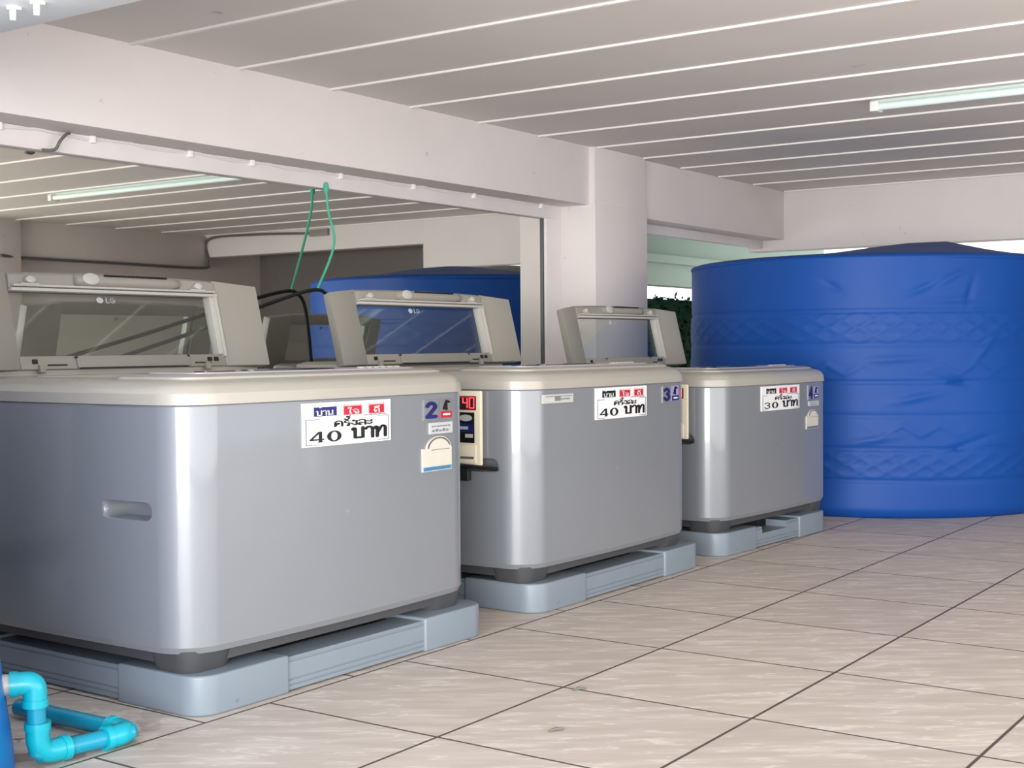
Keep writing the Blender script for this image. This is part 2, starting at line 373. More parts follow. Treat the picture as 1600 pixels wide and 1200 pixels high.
def fat_zero(mb, x, z, w, h, fn, e): ringshape(mb, x+w/2, z+h/2, w/2, h/2*1.03, w*.22, h*.4, fn, e)
def fat_three(mb, x, z, w, h, fn, e):
    for a in (arc(x+.45*w, z+.74*h, .36*w, .2*h, 165, -90), arc(x+.45*w, z+.28*h, .4*w, .24*h, 90, -165)):
        ribbon(mb, a, (.2*w, .13*h), fn, e)

def plate(mb, x0, z0, x1, z1, fn, eps, th=.012, mi=0, n=6, skew=0.0):
    """thin plate following the bowed front; skew lifts the right end"""
    f, k = [], []
    for i in range(n+1):
        x = x0+(x1-x0)*i/n; dz = skew*i/n
        f.append([(x, fn(x)-eps, z0+dz), (x, fn(x)-eps, z1+dz), (x, fn(x)-eps+th, z1+dz), (x, fn(x)-eps+th, z0+dz)])
    return mb.loft(f, mi)

# ---------------------------------------------------------------- washing machine
def washing_machine(name, label, loc, rz, W, D, H, price, number, has_card, extras, lid_y=1.55, lid_x=-.02, lid_w=-.055, panel_mat='film'):
    root = thing(name, label, 'washing machine', loc, rz, 'washing machines in a row')
    B, SB = .035, .03              # bow of the front and of the sides
    R = .19
    zb, zs, zt = .095, H-.115, H
    def front(x): return -B*math.sin(PI*min(max(x/W, 0), 1))
    def bowed(pts, z):
        out = []
        for px, py in subdivided(pts):
            b_ = SB*math.sin(PI*min(max(py/D, 0), 1))
            dx = -b_*max(0, 1-px/.5)+b_*max(0, 1-(W-px)/.5)
            out.append((px+dx, py-B*math.sin(PI*px/W)*max(0, 1-max(py, 0)/.5), z))
        return out
    # body with hand hold and tub well carved out
    mb = MB(); mb.loft([bowed(rrect(.012, .012, W-.012, D, R), zb), bowed(rrect(0, 0, W, D, R), zb+.03), bowed(rrect(0, 0, W, D, R), zs-.012), bowed(rrect(.01, .01, W-.01, D, R), zs)])
    body = mb.build('body', 'silver', root, angle=40)
    mb = MB(); hy, hz = .385, .74
    prof = [(hy+(.125 if math.cos(a) > 0 else -.125)+.042*math.cos(a), hz+.042*math.sin(a)) for a in [2*PI*k/20+.01 for k in range(20)]]
    mb.loft([[(x, hy+(p[0]-hy)*k, hz+(p[1]-hz)*k) for p in prof] for x, k in ((-.05, 1.12), (.0, 1.02), (.012, .96), (.09, .86))])
    cut(body, mb.build('tool', 'silver', root))
    cut(body, MB().lathe((W/2, 1.06, zs-.75), [(.5, 0), (.5, 1.0)], 40).build('tool', 'silver', root))
    # dark skirt and feet
    MB().loft([[(*p, z) for p in rrect(.05, .05, W-.05, D-.05, R-.03)] for z in (.035, zb+.004)]).build('skirt', 'dark', root)
    for fx in (.19, W-.19):
        for fy in (.19, D-.19):
            MB().loft([[(*p, z) for p in rrect(fx-q, fy-q, fx+q, fy+q, q*.62)] for z, q in ((0, .135), (.02, .145), (zb+.01, .16))]).build('foot', 'dark', root)
    # top cover: rounded rim, well for the lid
    mb = MB(); rings = []
    for z, i in ((zs, -.008), (zs+.05, -.004), (zs+.08, .012), (zs+.1, .04), (zs+.112, .085), (zt, .15)):
        rings.append(bowed(rrect(i, i, W-i, D-i*.5, max(R-i*.4, .05)), z))
    mb.loft(rings)
    cover = mb.build('top_cover', 'cover', root, angle=50)
    cut(cover, MB().prism(rrect(.2, .68, W-.2, 1.5, .12), zs+.045, zt+.2).build('tool', 'cover', root))
    cut(cover, MB().lathe((W/2, 1.06, zs-.2), [(.36, 0), (.36, .4)], 40).build('tool', 'cover', root))
    MB().lathe((W/2, 1.06, zs-.7), [(.02, 0), (.48, 0), (.49, .05), (.49, .68), (.4, .70), (.4, .69), (.46, .66), (.46, .06), (.02, .03)], 40).build('tub', 'tub', root)
    # raised control panel along the front
    mb = MB(); mb.loft([bowed(rrect(.1+i, .09+i, W-.1-i, .66-i, .13), z) for z, i in ((zt-.03, 0), (zt+.008, .006), (zt+.02, .04))])
    cp = mb.build('control_panel', 'cover', root, angle=50)
    MB().prism(rrect(.25, .18, W-.25, .6, .1), zt+.018, zt+.026).build('printed_film', panel_mat, cp)
    MB().prism([(W*.5+.33*math.cos(k*PI/12), .4+.12*math.sin(k*PI/12)) for k in range(24)], zt+.02, zt+.031).build('display', 'display', cp)
    for k in range(6):
        MB().lathe((W*.5+.45+.07*k, .3+.01*k, zt+.024), [(.026, 0), (.026, .008), (.018, .011)], 14).build('button', 'lidbright', cp)
    MB().prism(rrect(.4, .3, .62, .42, .05), zt+.02, zt+.03).build('start_button', 'display', cp)
    # deck behind the lid
    MB().loft([[(*p, z) for p in rrect(.06+i, 1.62+i, W-.06-i, D-.02-i, .1)] for z, i in ((zs+.1, 0), (zt+.035, .01), (zt+.055, .05))]).build('rear_console', 'cover', root, angle=50)
    # ---- the raised lid, leaning back
    hyy, hzz, lean, hw, LH = lid_y, zt+.03, math.radians(14), W/2+lid_w, .545
    def T(p):   # (across, depth, up) -> machine
        u, w, v = p; return Vector((W/2+lid_x+u*hw, hyy+v*math.sin(lean)+w*math.cos(lean), hzz+v*math.cos(lean)-w*math.sin(lean)))
    mb = MB(); iw = .70
    for sg in (-1, 1):
        # side wing: hollow-free slab bending forward towards the outside
        o_ = [(sg*iw, -.015, 0), (sg*1.0, -.075, -.015), (sg*1.0, -.075, LH-.045), (sg*iw, -.015, LH)]
        i_ = [(p[0] if abs(p[0]) < .9 else p[0]-sg*.012, p[1]+.075, p[2]) for p in o_]
        if sg > 0: o_, i_ = o_[::-1], i_[::-1]
        mb.loft([[T(p) for p in o_], [T(p) for p in i_]])
    nseg = 16
    tops = [(-iw+2*iw*k/nseg) for k in range(nseg+1)]
    mb.loft([[T((u, -.02, LH-.1)), T((u, -.035, LH-.02+.012*(1-(u/iw)**2))), T((u, -.005, LH+.014*(1-(u/iw)**2))), T((u, .05, LH+.004)), T((u, .05, LH-.1))] for u in tops])
    mb.box(-iw, -.015, 0, iw, .05, .075, T=T)
    lid = mb.build('lid', 'lid', root, bevel=.007)
    mb = MB()
    mb.box(-iw, -.045, LH-.112, iw, -.012, LH-.094, T=T)           # lower lip of the top bar
    mb.box(-iw*.98, -.05, LH-.088, iw*.98, -.02, LH-.076, T=T)
    mb.box(iw-.055, -.03, .07, iw-.012, .03, LH-.1, T=T); mb.box(iw-.02, -.04, .055, iw, -.005, LH-.09, T=T)
    mb.build('window_flange', 'lidbright', lid, bevel=.004)
    MB().box(-iw-.01, .012, .06, iw+.01, .026, LH-.085, T=T).build('window_pane', 'glass', lid)
    # grip: a capsule with a round cap at its left end
    mb = MB(); rings = []
    for u, k in ((-.30, .3), (-.295, .75), (-.27, 1), (.2, 1), (.36, .92), (.42, .7), (.43, .3)):
        rings.append([T((u, -.035-.035*k*math.cos(a), LH-.04+.038*k*math.sin(a))) for a in [2*PI*q/16 for q in range(16)]])
    mb.loft(rings); g = mb.build('grip', 'lid', lid, angle=50)
    mb = MB(); mb.loft([[T((-.215+q*.055*math.cos(a), w, LH-.04+q*.034*math.sin(a))) for a in [2*PI*k/18 for k in range(18)]] for w, q in ((-.05, 1), (-.076, 1), (-.08, .8))]); mb.build('grip_cap', 'lidbright', g)
    mb = MB(); [mb.box(-.12+.02*k, -.0765, LH-.022, -.12+.02*k+.012, -.06, LH-.012, T=T) for k in range(22)]
    mb.build('vent_slots', 'ink', g)
    for u in (-.58, .56):
        mb = MB(); mb.loft([[T((u+q*.03*math.cos(a), w, LH-.05+q*.02*math.sin(a))) for a in [2*PI*k/14 for k in range(14)]] for w, q in ((-.03, 1), (-.055, 1), (-.06, .6))]); mb.box(u-.06, -.05, LH-.085, u+.05, -.03, LH-.07, T=T); mb.build('bumper', 'lidbright', lid)
    mb = MB(); mb.box(-.36, -.028, .004, .42, -.01, .07, T=T); mb.build('hinge_cover', 'lid', lid, bevel=.006)
    mb = MB(); mb.box(-.34, -.024, -.002, .4, -.012, .004, T=T)
    for u in (-.54, .46): mb.box(u, -.02, .018, u+.12, -.01, .026, T=T)
    for u in (-.37, .4): mb.box(u, -.032, .058, u+.014, -.02, .068, T=T)
    for u in (-.63, .56, .61): mb.box(u, -.022, .03, u+.03, -.01, .055, T=T)
    mb.build('hinge_slots', 'ink', lid)
    for u in (-.6, .53): MB().box(u, -.034, -.022, u+.035, -.01, .022, T=T).build('hinge', 'lid', lid, bevel=.004)
    def onglass(x): return 0.0
    mb = MB(); mk = MB()
    ringshape(mk, 0, 0, .024, .018, .0, .0, onglass, 0); write(mk, ['L', 'Gg'], .04, -.016, .04, .032, (.16, .16), onglass, 0)
    mk.v = [tuple(T((-.12+p[0]/hw, .008, LH-.14+p[2]))) for p in mk.v]
    mk.build('maker_mark', 'pale', lid)
    # ---- price sign
    px0, pz0, px1, pz1 = price['rect']; w, h = px1-px0, pz1-pz0
    ps = plate(MB(), px0, pz0, px1, pz1, front, .006, .03).build('price_sign', 'white', root)
    X = lambda t: px0+t*w
    Z = lambda t: pz0+t*h
    mb = MB()
    plate(mb, X(.12), Z(.69), X(.365), Z(.9), front, .0075, .003, 0); mb.build('navy_badge', price.get('badge', 'navy'), ps)
    mb = MB(); plate(mb, X(.43), Z(.67), X(.66), Z(.93), front, .007, .003); plate(mb, X(.72), Z(.67), X(.93), Z(.93), front, .007, .003); mb.build('pink_border', 'pink', ps)
    for a, b_ in ((.445, .645), (.735, .915)):
        plate(MB(), X(a), Z(.69), X(b_), Z(.89), front, .008, .003).build('red_badge', 'red', ps)
    e = .0095; wb = (.2, .17)
    for names, a, sx, sz in ((['bo', 'tone', 'aa', 'no'], .14, .07, .11), (['ai', 'jo'], .49, .085, .10), (['do', 'ii'], .785, .08, .10)):
        mb = MB(); write(mb, names, X(a), Z(.71), sx*w, sz*h, wb, front, e); mb.build('badge_lettering', 'white', ps)
    mb = MB(); e = .0078
    for k in range(16): plate(mb, X(.66+.0185*k), Z(.645), X(.66+.0185*k+.013), Z(.645+.01*(k % 3)+.012), front, e, .002, n=1)
    for st in ([(.035, .04), (.035, .62), (.97, .62), (.97, .04), (.035, .04)],): ribbon(mb, [(X(a), Z(b_)) for a, b_ in st], (.009*w, .018*h), front, e, 0)
    for t in (.13, .35, .45, .63, .735, .91): ringshape(mb, X(t), Z(.93), .006*w, .014*h, 0, 0, front, e, 8)
    mb.build('fine_print', 'grey', ps)
    mb = MB()
    write(mb, ['kho', 'ro', 'an', 'tone', 'ngo', 'lo', 'a'], X(.33), Z(.43), .108*w, .125*h, (.25, .19), front, e)
    xw = .155*w
    if price['text'][0] == '4': fat_four(mb, X(.07), Z(.09), xw, .25*h, front, e)
    else: fat_three(mb, X(.07), Z(.09), xw, .25*h, front, e)
    fat_zero(mb, X(.255), Z(.09), .16*w, .25*h, front, e)
    write(mb, ['bo', 'aa', 'tho'], X(.535), Z(.12), .155*w, .25*h, (.28, .2), front, e)
    mb.build('price_lettering', 'ink', ps)
    # ---- number sticker, picture card, small labels
    nx0, nz0, nx1, nz1 = number['rect']
    ns = plate(MB(), nx0-.015, nz0-.015, nx1+.01, nz1+.015, front, .007, .02).build('number_sticker', number.get('ground', 'silver'), root)
    mb = MB(); write(mb, [number['glyph']], nx0-.004, nz0, (nx1-nx0)*1.25, nz1-nz0, (.32, .24), front, .009); mb.build('numeral', 'navy', ns)
    if has_card:
        cx0, cz0, cx1, cz1 = has_card['rect']; cw, ch = cx1-cx0, cz1-cz0
        pc = plate(MB(), cx0, cz0, cx1, cz1, front, .008, .02).build('picture_card', has_card['mat'], root)
        mb = MB(); plate(mb, cx0+.05*cw, cz0+.03*ch, cx1-.03*cw, cz0+.36*ch, front, .0095, .002); mb.build('card_band', has_card['band'], pc)
        mb = MB(); ribbon(mb, [(cx0+.3*cw, cz0+.5*ch), (cx0+.5*cw, cz0+.9*ch), (cx0+.75*cw, cz0+.85*ch)], (.2*cw, .12*ch), front, .0096)
        ribbon(mb, [(cx0+.5*cw, cz0+.85*ch), (cx0+.52*cw, cz0+.45*ch)], (.22*cw, .1*ch), front, .0096); mb.build('card_figure', 'ink', pc)
        mb = MB(); ribbon(mb, [(cx0+.25*cw, cz0+.2*ch), (cx0+.78*cw, cz0+.2*ch)], (.1*cw, .1*ch), front, .011); mb.build('card_words', 'white', pc)
    for ex in extras:
        x0, z0, x1, z1 = ex['rect']; w, h = x1-x0, z1-z0
        if ex['type'] == 'label':
            q = plate(MB(), x0, z0, x1, z1, front, .008, .02).build(ex.get('name', 'rating_label'), 'pale', root)
            mb = MB()
            for k in range(7): plate(mb, x0+w*(.08+.12*k), z0+h*(.62+.02*(k % 2)), x0+w*(.08+.12*k+.09), z0+h*.74, front, .0095, .002, n=1)
            for k in range(5): plate(mb, x0+w*(.1+.15*k), z0+h*.2, x0+w*(.1+.15*k+.11), z0+h*(.36+.08*(k % 2)), front, .0095, .002, n=1)
            mb.build('fine_print', 'grey', q)
        if ex['type'] == 'plate':
            q = plate(MB(), x0, z0, x1, z1, front, .012, .03).build('name_plate', 'lidbright', root)
            mb = MB(); plate(mb, x0+.06*w, z0+.22*h, x1-.05*w, z0+.75*h, front, .0135, .002); mb.build('plate_window', 'pale', q)
            mb = MB(); plate(mb, x0+.36*w, z0+.25*h, x0+.56*w, z0+.72*h, front, .015, .002)
            for k in range(5): plate(mb, x0+w*(.58+.06*k), z0+.32*h, x0+w*(.62+.06*k), z0+.55*h, front, .015, .002, n=1)
            plate(mb, x0+.06*w, z0+.72*h, x1-.06*w, z0+.8*h, front, .0148, .002); mb.build('plate_print', 'grey', q)
        if ex['type'] == 'energy':
            q = plate(MB(), x0, z0, x1, z0+.66*h, front, .009, .02)
            a = arc(x0+.56*w, z0+.62*h, .43*w, .38*h, 0, 180, 16)
            q.loft([[(p[0], front(p[0])-.009+t, p[1]) for p in a] for t in (0, .02)])
            q = q.build('energy_label', 'cream', root)
            mb = MB(); plate(mb, x0+.02*w, z0+.02*h, x1-.02*w, z0+.13*h, front, .0108, .002); mb.build('blue_band', 'cyan' if ex.get('blue', 1) else 'grey', q)
            mb = MB(); ribbon(mb, arc(x0+.56*w, z0+.62*h, .38*w, .33*h, 20, 170, 14), (.045*w, .045*h), front, .0108); mb.build('scale_arc', 'conduit', q); mb = MB()
            for k in range(8): plate(mb, x0+w*(.12+.1*k), z0+h*.055, x0+w*(.12+.1*k+.07), z0+h*.1, front, .0125, .002, n=1)
            mb.build('band_print', 'conduit', q); mb = MB()
            for k in range(7): plate(mb, x0+w*(.3+.09*k), z0+h*.6, x0+w*(.3+.09*k+.06), z0+h*.62, front, .0108, .002, n=1)
            mb.build('scale_print', 'conduit', q)
    return root

STAND_H = .185
def machine_stand(label, loc, rz, W, D, broken=False):
    root = thing('machine_stand', label, 'washing machine stand', loc, rz, 'plastic stands under the washing machines')
    A, t, H = .57, .3, STAND_H
    for (ox, oy, sx, sy) in ((0, 0, 1, 1), (W, 0, -1, 1), (0, D, 1, -1), (W, D, -1, -1)):
        r = .13
        pts = [(r-r*math.cos(k*PI/16), r-r*math.sin(k*PI/16)) for k in range(9)]+[(A, 0), (A, t), (t, t), (t, A), (0, A)]
        pts = [(ox+sx*p[0], oy+sy*p[1]) for p in pts]
        if sx*sy < 0: pts = pts[::-1]
        MB().prism(pts, 0, H).build('corner_block', 'stand', root, bevel=.014, seg=3, angle=50)
    prof = [(0, .012), (0, .03), (.006, .033), (.006, .037), (0, .04), (0, .057), (.006, .06), (.006, .064), (0, .067), (0, .146), (.006, .149), (.006, .153), (0, .156), (.012, .17), (.2, .17), (.2, .012)]
    for side in range(4):
        L = W if side in (0, 2) else D
        segs = [(A-.01, L-A+.01, 0)]
        if broken and side == 0: segs = [(A-.01, A+.12, 0), (A+.12, L-A-.22, 1), (L-A-.22, L-A+.01, 0)]
        mb = MB()
        for a, b_, low in segs:
            rings = []
            for s_ in (a, b_):
                ring_ = []
                for d, z in prof:
                    if low: z = min(z, .115)
                    d += .012
                    ring_.append({0: (s_, d, z), 1: (W-d, s_, z), 2: (s_, D-d, z), 3: (d, s_, z)}[side])
                rings.append(ring_)
            mb.loft(rings)
        mb.build('side_rail', 'stand', root, angle=20)
    return root

G1 = 'washing machines in a row'
washing_machine('washing_machine', 'nearest silver top-loading washing machine, open lid, 40 baht sign and number 2', (-.42, .09, STAND_H), -.012, 2.13, 2.1, 1.345,
    dict(rect=(.71, .996, 1.367, 1.212), text='40'), dict(rect=(1.672, 1.094, 1.777, 1.18), glyph='n2'),
    dict(rect=(1.802, 1.088, 1.915, 1.193), mat='grey', band='red'),
    [dict(type='label', rect=(1.705, 1.004, 1.92, 1.066)), dict(type='energy', rect=(1.637, .80, 1.909, .992))], lid_y=1.62, lid_x=-.06, lid_w=-.03)
washing_machine('washing_machine', 'middle silver top-loading washing machine, open lid, 40 baht sign and number 3', (2.32, .1, STAND_H), -.006, 2.15, 2.1, 1.33,
    dict(rect=(.747, .994, 1.433, 1.203), text='40', badge='ink'), dict(rect=(1.695, 1.085, 1.80, 1.174), glyph='n3'),
    dict(rect=(1.82, 1.078, 1.935, 1.189), mat='lilac', band='navy'),
    [dict(type='plate', rect=(.157, 1.124, .48, 1.18))], lid_x=-.05, lid_w=-.02)
washing_machine('washing_machine', 'farthest silver top-loading washing machine, 30 baht sign and number 4, beside the blue tank', (4.97, .1, STAND_H), -.055, 2.03, 2.05, 1.27,
    dict(rect=(.65, .938, 1.345, 1.14), text='30', badge='ink'), dict(rect=(1.545, 1.014, 1.629, 1.112), glyph='n4'),
    dict(rect=(1.643, 1.011, 1.743, 1.114), mat='lilac', band='navy'),
    [dict(type='label', rect=(1.545, .945, 1.755, .987)), dict(type='energy', rect=(1.49, .748, 1.743, .915), blue=0)], lid_y=1.5, lid_x=.0, lid_w=-.085)
machine_stand('grey plastic stand under the nearest washing machine numbered 2', (-.39, .05, 0), -.012, 2.18, 2.16)
machine_stand('grey plastic stand under the middle washing machine numbered 3', (2.38, .07, 0), -.008, 2.21, 2.14)
machine_stand('grey plastic stand with a broken front rail under washing machine numbered 4', (5.02, .09, 0), -.055, 1.93, 2.08, True)

# ---------------------------------------------------------------- coin boxes on the left sides of the two farther machines
def coin_box(label, x, y0, y1, z0, z1, tip=-.12, lit=True):
    root = thing('coin_box', label, 'coin box', (x, y0, z0), 0, 'coin boxes on the machine sides')
    w, h, dp = y1-y0, z1-z0, .03
    MB().box(-dp, 0, 0, 0, w, h).build('case', 'beige', root, bevel=.008)
    P = lambda a, b_, c, d, th=.006, e=0.0: (-dp-th-e, w*a, h*c, -dp+.002, w*b_, h*d)      # a..b across (0 = towards the front), c..d up
    q = MB().box(*P(.07, .95, .74, .93)).build('display', 'black', root)
    mb = MB()
    T_, B_, C_, UR, UL, LR, LL = (0, .09, .90, .912), (0, .09, .765, .777), (0, .09, .832, .844), (0, .018, .84, .905), (.072, .09, .84, .905), (0, .018, .77, .838), (.072, .09, .77, .838)
    for a, segs in ((.09, (T_, B_, UR, UL, LR, LL)), (.205, (UL, UR, C_, LR))):      # reads 40 from the aisle
        for (u0, u1, v0, v1) in segs: mb.box(*P(a+u0, a+u1, v0, v1, .008))
    mb.build('lit_digits', 'led' if lit else 'red', q)
    mb = MB(); mb.box(*P(.07, .95, .905, .925, .0075)); mb.box(*P(.07, .95, .742, .752, .0075)); mb.build('display_border', 'red', q)
    q = MB().box(*P(.1, .9, .3, .71)).build('instruction_panel', 'ink', root)
    mb = MB(); mb.box(*P(.12, .88, .44, .56, .008)); mb.build('blue_print', 'navy', q)
    mb = MB()
    for (a, c) in ((.24, .635), (.5, .64)):
        mb.loft([[(-dp-t, w*(a+.11*math.cos(k*PI/8)), h*(c+.045*math.sin(k*PI/8))) for k in range(16)] for t in (0, .009)])
    mb.box(*P(.2, .4, .48, .52, .010)); mb.box(*P(.12, .25, .37, .42, .008)); mb.box(*P(.35, .6, .34, .42, .008)); mb.build('coin_pictures', 'pale', q)
    q = MB().box(*P(.07, .95, .03, .27, .008)).build('coin_door', 'beige', root, bevel=.004)
    mb = MB(); mb.loft([[(-dp-t, w*(.42+.08*math.cos(k*PI/8)), h*(.19+.035*math.sin(k*PI/8))) for k in range(16)] for t in (0, .02)]); mb.build('lock', 'black', q)
    MB().box(*P(.1, .36, .085, .115, .014)).build('coin_slot', 'conduit', q)
    mb = MB(); mb.tube(smooth_path([(-.03, w*.9, -.01), (-.06, w*.55, .0), (-.045, w*.2, -.005), (-.012, tip, -.02)]), .012, 8); mb.build('cord', 'black', root)
    MB().box(-.05, w*.2, -.1, -.002, w*1.2, -.02).build('junction_block', 'black', root, bevel=.01)
    return root
coin_box('cream coin box with red lit display on the side of washing machine 3', 2.289, .41, .86, .925, 1.392)
coin_box('slim white coin box on the side of washing machine 4, seen edge-on', 4.935, .335, .80, .93, 1.36, -.05)

# ---------------------------------------------------------------- big blue tank
def tank():
    root = thing('water_tank', 'huge blue plastic water tank with embossed diamond bands beside the pillar', 'water tank', (9.75, .6, 0))
    R0, n = 1.96, 480
    zs = [.0, .02, .05]+[.05+.0205*k for k in range(1, 121)]
    zs = [z for z in zs if z < 2.5]
    def lattice(a, z, z0, z1, per, sharp):
        t = (z-z0)/(z1-z0)
        if not 0 < t < 1: return 0.0
        d = 0.0
        for q in (t*2+a*per, t*2-a*per):
            f = abs((q % 1.0)-.5)*2; d = max(d, max(0, 1-(1-f)/sharp))
        return d*math.sin(PI*t)**.3
    def disp(a, z):
        d = 0.0
        for zl in (.36, .66, .98, 1.3, 1.66, 1.98): d -= .012*math.exp(-((z-zl)/.012)**2)
        d += .011*lattice(a, z, 1.68, 1.96, 7, .28)+.012*lattice(a, z, .38, .64, 8, .28)
        for zc in (1.42, .84):
            q = abs(((a*5.5) % 1.0)-.5)*2; zz = zc+.1*(q-.5)
            d += .011*math.exp(-((z-zz)/.022)**2)*(.5+.5*math.sin(a*9+zc*7))
        # dents and folds of the worn wall
        for (a0, z0, s, k, th) in DENTS:
            da = ((a-a0+PI) % (2*PI))-PI; u, v = da*1.9*math.cos(th)+(z-z0)*math.sin(th), -da*1.9*math.sin(th)+(z-z0)*math.cos(th)
            if abs(u) < s*3 and abs(v) < .3: d += .8*k*math.exp(-(u/s)**2-(v/.03)**2)
        d += .012*math.sin(3*a+1)*math.sin(2.2*z)
        return d
    DENTS = [(3.75, 2.2, .16, -.025, .4), (3.85, 2.27, .2, .02, .45), (3.98, 2.15, .12, -.025, 1.3), (3.9, 2.08, .3, -.014, .05), (3.3, 2.22, .1, -.016, -.6),
             (3.7, 1.15, .2, .02, .2), (3.9, 1.3, .2, -.02, -.2), (3.5, .75, .2, .018, .15), (3.95, .7, .25, -.02, .3), (4.05, 1.6, .15, .02, .8), (3.6, 1.52, .3, .014, 0.05)]
    rings = []
    for z in zs:
        k = -.05*max(0, (.1-z)/.1)**2-.02*(z/2.5)
        rings.append([((R0+k+disp(2*PI*i/n, z))*math.cos(2*PI*i/n), (R0+k+disp(2*PI*i/n, z))*math.sin(2*PI*i/n), z) for i in range(n)])
    mb = MB(); mb.loft(rings); mb.build('wall', 'tank', root, angle=60)
    # rim and lopsided domed top
    mb = MB(); rings = []; n2 = 160
    for r, z in ((1.93, 2.47), (1.94, 2.475), (1.945, 2.49), (1.93, 2.512), (1.87, 2.53), (1.75, 2.545), (1.5, 2.56), (1.2, 2.57), (.8, 2.58), (.4, 2.58), (.05, 2.58)):
        rg = []
        for i in range(n2):
            a = 2*PI*i/n2; x, y = r*math.cos(a), r*math.sin(a)
            sx = .27*(x-.55)-.96*(y+.55); tx_ = .96*(x-.55)+.27*(y+.55); zz = z+.2*math.exp(-(sx/(1.25 if sx < 0 else .62))**2-(tx_/1.1)**2)*min(1, max(0, (1.9-r)/.35))
            rg.append((x, y, zz))
        rings.append(rg)
    mb.loft(rings); top = mb.build('dome', 'tank', root, angle=60)
    mb = MB(); mb.lathe((.95, .12, 2.6), [(.46, 0), (.48, .06), (.46, .12), (.25, .17), (.02, .18)], 36); mb.build('hatch', 'lid', root, angle=50)
    return root
tank()

# ---------------------------------------------------------------- blue drum and teal pipe at the left edge
root = thing('blue_tank', 'bright blue plastic tank cut by the left edge beside the nearest washing machine', 'water tank', (-2.667, 1.109, 0))
MB().lathe((0, 0, 0), [(0.014, 0), (1.675, 0), (1.7, 0.02), (1.695, 0.08), (1.68, 0.2), (1.65, 0.45), (1.635, 0.46), (1.635, 0.5), (1.645, 0.52), (1.62, 1.0), (1.605, 1.02), (1.605, 1.06), (1.615, 1.08), (1.59, 1.6), (1.575, 1.62), (1.575, 1.66), (1.585, 1.68), (1.555, 2.2), (1.485, 2.3), (0.63, 2.5), (0.315, 2.52), (0.315, 2.6), (0.014, 2.62)], 112).build('shell', 'barrel', root, angle=50)
MB().tube([(1.318, -0.942, .345), (1.386, -0.990, .345)], .043, 14).build('outlet', 'lidbright', root)

root = thing('drain_pipe', 'bright teal plastic pipe elbowing from the blue drum across the floor', 'pipe', (-1.19, .075, 0))
def elbow(p, a, b_, r=.047, L=.1):
    p, a, b_ = Vector(p), Vector(a).normalized(), Vector(b_).normalized()
    mb = MB(); mid = [p+a*L*(1-t)**2+b_*L*t**2 for t in [k/8 for k in range(9)]]
    mb.tube([p+a*(L+.05)]+mid+[p+b_*(L+.05)], r, 18)
    for d in (a, b_): mb.tube([p+d*(L+.03), p+d*(L+.06)], r*1.1, 18)
    return mb
A0, A1, A2, A3 = (-.03, 0, .345), (-.02, 0, .055), (.40, -.05, .05), (.38, .70, .05)
def pipe(p, q, name='pipe'): MB().tube([p, q], .037, 18).build(name, 'teal', root, angle=60)
pipe(A0, A1); pipe(A1, A2); pipe(A2, A3)
elbow(A0, (-0.814, 0.581, 0), (0, 0, -1), L=.035).build('elbow', 'tealfit', root, angle=60)
elbow(A1, (0, 0, 1), (.42, -.05, 0), L=.07).build('elbow', 'tealfit', root, angle=60)
elbow(A2, (-.42, .05, 0), (-.02, .75, 0), L=.07).build('elbow', 'tealfit', root, angle=60)

# ---------------------------------------------------------------- lamp, hooks, cables, string
root = thing('ceiling_lamp', 'long white fluorescent batten lamp on the boarded ceiling, unlit', 'lamp', (7.05, -.38, 3.78))
MB().box(-.035, -3.9, -.03, .035, 0, .02).build('batten', 'lamp', root, bevel=.006)
MB().tube([(-.06, -3.8, -.045), (-.06, -.07, -.045)], .034, 16).build('tube', 'tube', root)
for y in (-3.86, -.05): MB().box(-.1, y-.035, -.085, .04, y+.035, .0).build('end_cap', 'strip', root, bevel=.006)
MB().box(-.027, -3.8, -.034, -.02, -.07, -.028).build('seam', 'conduit', root)

for x, y, lb in ((-.854, .663, 'small white hook under the pale cross beam, the one nearer the mirror wall'), (-.847, .504, 'small white hook under the pale cross beam, the one nearer the lamp side')):
    root = thing('white_hook', lb, 'hook', (x, y, 3.18), 0, 'hooks under the cross beam')
    MB().tube([(0, 0, -.002), (0, 0, -.03), (0, 0, -.06)], [.013, .014, .012], 14).build('peg', 'strip', root)
    MB().box(-.018, -.022, -.012, .03, .022, .0).build('base_plate', 'strip', root, bevel=.003)

def cable(name, label, cat, pts, r, m, n=8, group=None):
    return tag(MB().tube(smooth_path(pts, n), r, 8).build(name, m, None, angle=60), label, cat, group)
# white cable clipped along the mirror frame
mb_root = thing('clipped_cable', 'thin white cable clipped along the top of the mirror frame', 'cable', (0, 3.35, 3.16))
pts = [(x, 0, .0-.012*math.sin(x*9)) for x in [-2+.2*k for k in range(49)]]
MB().tube(pts, .010, 6).build('wire', 'trim', mb_root)
for u in (.9, 1.65, 2.55, 3.2, 4.25, 5.25, 6.2, 7.4): MB().box(u-.02, -.02, -.03, u+.02, .012, .02).build('clip', 'strip', mb_root, bevel=.005)
cable('loose_cord', 'short grey cord looping over the mirror frame at the left', 'cord', [(1.42, 3.3, 3.165), (1.38, 3.28, 3.15), (1.33, 3.28, 3.10), (1.30, 3.3, 3.04), (1.22, 3.33, 3.03)], .011, 'conduit')

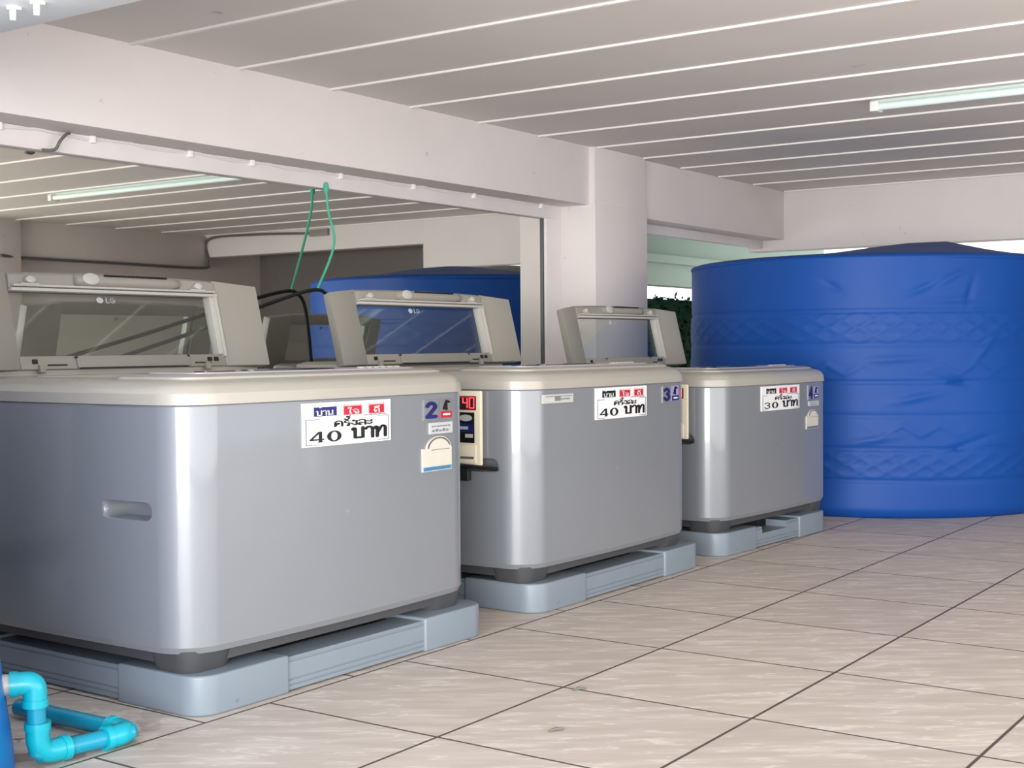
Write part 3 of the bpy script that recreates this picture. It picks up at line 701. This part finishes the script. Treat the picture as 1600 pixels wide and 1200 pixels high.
# string hung from the mirror frame, holding up a black cable
tx, ty = 4.06, 3.34
root = thing('green_string', 'thin green string tied to the mirror frame holding up a black cable', 'string', (tx, ty, 3.045))
HX, HY, HZ = 3.88, 3.27, 2.16
MB().tube(smooth_path([(0, 0, 0), (.0, -.02, -.2), (-.02, -.1, -.5), (HX-tx-.02, HY-ty, HZ-3.045)], 8), .011, 8).build('strand', 'string', root)
mb = MB(); mb.lathe((0, 0, -.06), [(.01, 0), (.022, .02), (.022, .07), (.01, .1)], 10); mb.build('knot', 'string', root)
cable('black_cable', 'black cable held up by the green string behind the washing machines', 'cable',
      [(1.3, 3.1, 1.52), (2.35, 3.16, 1.78), (3.3, 3.23, 2.04), (3.78, 3.265, 2.15), (3.95, 3.26, 2.13), (4.05, 3.25, 2.0), (4.12, 3.24, 1.6), (4.15, 3.24, 1.2), (4.2, 3.24, .6)], .016, 'black')
# cabling of the far side, seen in the mirror
cable('wall_conduit', 'dark conduit along the beam opposite the mirror, seen as a reflection', 'conduit', [(8.6, -7.77, 3.2), (9.1, -7.84, 3.18), (11, -7.86, 3.18), (12.9, -7.84, 3.18), (13.05, -7.8, 3.3), (13.06, -7.8, 3.72), (13.06, -6.6, 3.75), (13.07, -5.2, 3.7)], .025, 'conduit')
o = MB().box(13.04, -5.2, 3.64, 13.1, -4.75, 3.76).build('junction_box', 'lid', None, bevel=.01); tag(o, 'small grey junction box on the far beam, seen in the mirror', 'junction box')

# shrub outside the side opening
root = thing('shrub', 'dark green leafy shrub outside between the pillar and the blue tank', 'shrub', (15.2, 6.3, 0))
mb = MB(); rnd = random.Random(3)
for k in range(5200):
    a, u = rnd.uniform(0, 2*PI), rnd.uniform(0, 1)**.5
    z = rnd.uniform(.6, 2.5)-.05*abs(math.sin(k)); x = rnd.uniform(-3.2, 3.2); y = rnd.uniform(-.35, .3)
    p = Vector((x, y-.15*math.sin(z*2+x), z)); d = Vector((rnd.uniform(-1, 1), rnd.uniform(-1, 0), rnd.uniform(-1, .6))).normalized(); e_ = d.cross(Vector((rnd.uniform(-1, 1), 1, rnd.uniform(-1, 1)))).normalized()
    l = rnd.uniform(.07, .13); w = l*.35; nn = d.cross(e_)*w*.3
    mb.add([p, p+d*l*.5+e_*w+nn, p+d*l, p+d*l*.5-e_*w+nn], [(0, 1, 2, 3)])
mb.build('foliage', 'leaf', root)
mb = MB(); mb.box(-3.3, .0, 0, 3.3, .6, 2.44); mb.build('inner_growth', 'leaf', root)
# bits of dirt on the tiles
for i, (x, y, lb) in enumerate(((.99, -1.10, 'dark crumb on a floor tile in front of the middle machine'), (.35, -1.38, 'tiny dark speck on the front floor tile'))):
    mb = MB(); mb.tube([(-.035, 0, .006), (0, .006, .01), (.035, 0, .006)], [.004, .009, .004], 8)
    o = mb.build('debris_crumb', 'conduit', None); o.location = (x*S, y*S, 0); o.rotation_euler = (0, 0, -.6); tag(o, lb, 'crumb')
